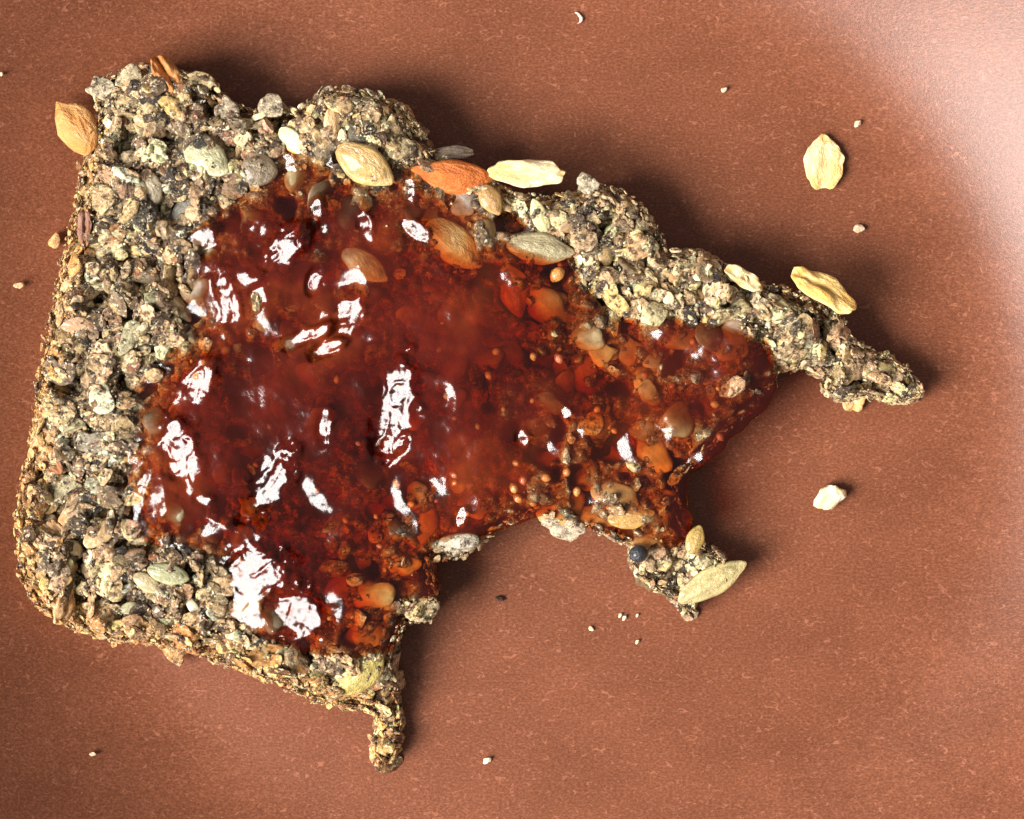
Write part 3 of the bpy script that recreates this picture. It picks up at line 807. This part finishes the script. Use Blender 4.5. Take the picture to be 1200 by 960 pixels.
bd = e[~np.isin(key, rev)]
# pull the staircase rim onto a smooth line
rim = np.zeros(n, bool); rim[bd.ravel()] = True
for _ in range(3):
    acc = np.zeros((n, 2)); cnt = np.zeros(n)
    for a_, b2 in ((bd[:, 0], bd[:, 1]), (bd[:, 1], bd[:, 0])):
        np.add.at(acc, a_, top[b2, :2]); np.add.at(cnt, a_, 1)
    q = acc[rim]/cnt[rim][:, None]
    top[rim, :2] = 0.5*top[rim, :2]+0.5*q
bot[rim, :2] = top[rim, :2]
top[rim, 2] = bot[rim, 2]+0.35
walls = np.stack([bd[:, 1], bd[:, 0], bd[:, 0]+n, bd[:, 1]+n], -1)
# how much fruit pulp clouds the jam, by region
pulp = np.full(JX.shape, 0.75)
for px, py, a, s_ in [(470,470,0.35,12),(300,300,0.3,10),(230,520,0.3,8),(860,440,0.1,7),(760,570,-0.65,10),(660,570,-0.45,7),(620,300,-0.6,8),(700,390,-0.45,8),(420,720,-0.5,8),(480,610,-0.5,7),(160,500,-0.4,4),(340,190,-0.7,6)]:
    cx, cy = P(px, py, 10.5); pulp = pulp + a*np.exp(-((JX-cx)**2+(JY-cy)**2)/(s_*s_))
pulp = np.clip(pulp, 0.20, 1.0)*((1-lw_)*sstep(-0.5, 1.2, jd) + lw_*sstep(0.4, 5.5, jd))
pulp = pulp.reshape(-1)[used]
pulp = np.repeat(np.concatenate([pulp, pulp])[:, None], 3, 1)
JC = Vector((-0.008, 0.001, 0.0085))
me = mesh_np('jam', np.concatenate([top, bot])*1e-3-np.array(JC), np.concatenate([f, f[:, ::-1]+n, walls]), pulp)
jam = obj('jam', me, M_JAM, None, JC)
tag(jam, 'glossy translucent dark red jam spread thickly over the bread slice', 'jam')

# fruit pips inside the jam
def jtop(x, y):
    iy, ix = int((y-jy[0])/JS), int((x-jx[0])/JS)
    return JT[iy, ix]
PR_PIP = [proto('fruit_pip', seedshape(850+i, 0.5, 0.05, base=ICO2), M_SEED) for i in range(3)]
pips = [(602,572,14),(613,563,13),(640,560,13),(607,584,14),(532,556,12),(533,566,10),(465,567,13),(547,602,9),(605,543,10),(653,322,22),(655,420,14),(664,553,12),(676,576,13),(668,532,13),(482,591,10),(625,418,11),(573,440,12),(582,412,11),(523,464,10),(265,411,13),(756,440,11),(788,452,10),(838,474,12),(852,458,8),(844,512,12),(870,446,11),(812,400,10),(515,410,9),(420,520,8),(372,575,9),(316,500,9),(300,545,8),(232,440,16),(395,445,11),(700,480,10),(720,505,9),(560,500,9),(590,480,8),(625,590,10),(445,640,9),(405,610,9)]
for _ in range(20):
    while True:
        px, py = random.uniform(160, 910), random.uniform(240, 740)
        x, y = P(px, py, 11)
        if float(poly_sdf(np.array([x]), np.array([y]), JAMMM)[0]) > 1.6: break
    pips.append((px, py, random.uniform(5, 9)))
for i, (px, py, s) in enumerate(pips):
    x, y = P(px, py, 11.0); zt = jtop(x, y)
    c = random.choice([(0.55,0.18,0.035),(0.60,0.27,0.06),(0.42,0.10,0.03)])
    place('fruit_pip', PR_PIP[i % 3], px, py, s*1.0, s*0.8, random.uniform(0, 360), c, z=zt-0.30-random.random()*0.7*(i > 12), th=s*0.7, parent=jam, up=0.0, origin=JC)

# ------------------------------------------------------------------ loose bits on the plate
PR_CRUMB = [proto('bread_crumb', chunk(ICO3, 860+i, 4, 0.5, 0.12), M_OAT) for i in range(5)]
def loose(name, me, px, py, ln, wd, ang, c, th, label, cat, tilt=(0, 0), group=None):
    lowest = th*0.05*0.965*0.9
    o = place(name, me, px, py, ln, wd, ang, c, z=lowest, th=th, tilt=tilt, parent=None, up=0.0, origin=Vector((0, 0, 0)))
    bpy.context.view_layer.update()
    zmin = min((o.matrix_world @ v.co).z for v in o.data.vertices)
    o.location.z += plate_z(o.location.x*1e3, o.location.y*1e3)*1e-3 + 0.00003 - zmin
    tag(o, label, cat, group)
    return o
loose('oat_flake', O[6], 965,192, 62,50,80, (0.84,0.68,0.38), 8, 'round cream oat flake lying alone on the bare plate', 'oat flake')
loose('bread_crumb', PR_CRUMB[4], 974,584, 33,33,20, (0.86,0.78,0.60), 22, 'pale rounded crumb on the plate below the pointed tip of the slice', 'crumb')
loose('bread_crumb', PR_CRUMB[0], 66,283, 22,17,40, (0.62,0.40,0.20), 12, 'golden crumb fallen against the tan crust edge', 'crumb')
loose('bread_crumb', PR_CRUMB[1], 27,336, 16,9,10, (0.66,0.46,0.30), 7, 'small tan crumb on the plate beside the crust', 'crumb')
loose('bread_crumb', PR_CRUMB[3], 1007,268, 13,11,30, (0.72,0.55,0.44), 9, 'small pinkish crumb between the loose oat flake and the slice tip', 'crumb')
loose('bread_crumb', PR_CRUMB[2], 1005,145, 11,9,0, (0.72,0.58,0.46), 8, 'small pinkish crumb just above the loose oat flake', 'crumb')
loose('bread_crumb', PR_CRUMB[0], 848,105, 9,7,0, (0.78,0.66,0.52), 6, 'tiny pale crumb on the open plate above the bread', 'crumb')
loose('bread_crumb', PR_CRUMB[2], 571,891, 13,9,0, (0.82,0.76,0.66), 7, 'tiny white crumb on the plate beside the hanging crust strip', 'crumb')
loose('bread_crumb', PR_CRUMB[4], 586,702, 9,7,-20, (0.05,0.025,0.02), 6, 'tiny dark brown crumb in the bite of the slice', 'crumb')
loose('bread_crumb', PR_CRUMB[1], 18,98, 6,6,0, (0.8,0.7,0.6), 5, 'tiny pale speck of crumb near the pointed orange husk', 'crumb')
loose('bread_crumb', PR_CRUMB[4], 114,880, 7,6,0, (0.75,0.6,0.5), 5, 'tiny pale speck of crumb on the plate below the bottom crust', 'crumb')
for px, py, s in [(727,721,6),(732,724,7),(747,721,5),(693,737,6),(747,752,6)]:
    loose('bread_crumb', PR_CRUMB[int(px) % 5], px, py, s, s, 0, (0.82,0.76,0.62), s*0.8, 'minute pale crumb scattered on the plate inside the bitten curve', 'crumb', group='minute crumbs inside the bitten curve')

# curled white shred
def shred():
    pts = [(671.5,16),(674,14.5),(677,15.5),(679.5,18.5),(681.5,21.5),(681,25),(678.5,27)]
    rad = [2.0,2.2,1.8,2.2,2.6,3.0,3.4]
    vs = []; nseg = 8
    for (px, py), r in zip(pts, rad):
        x, y = P(px, py, 0.3)
        for k in range(nseg):
            a = 2*math.pi*k/nseg
            vs.append((x+r*0.1*0.75*math.cos(a), y+r*0.1*0.4*math.cos(a+0.6), 0.22+r*0.1*0.8*math.sin(a)))
    fq = []
    for i in range(len(pts)-1):
        for k in range(nseg):
            a, b_ = i*nseg+k, i*nseg+(k+1) % nseg
            fq.append((a, b_, b_+nseg, a+nseg))
    vs = np.array(vs); vs[:, 2] -= vs[:, 2].min()-0.03
    c = np.array([*P(678, 21, 0), 0])
    me = mesh_np('shred', (vs-c)*1e-3, np.array(fq))
    o = obj('crumb_shred', me, M_OAT, None, c*1e-3); o.color = (0.85, 0.82, 0.76, 1)
    tag(o, 'curled white shred of crumb on the open plate', 'crumb')
shred()
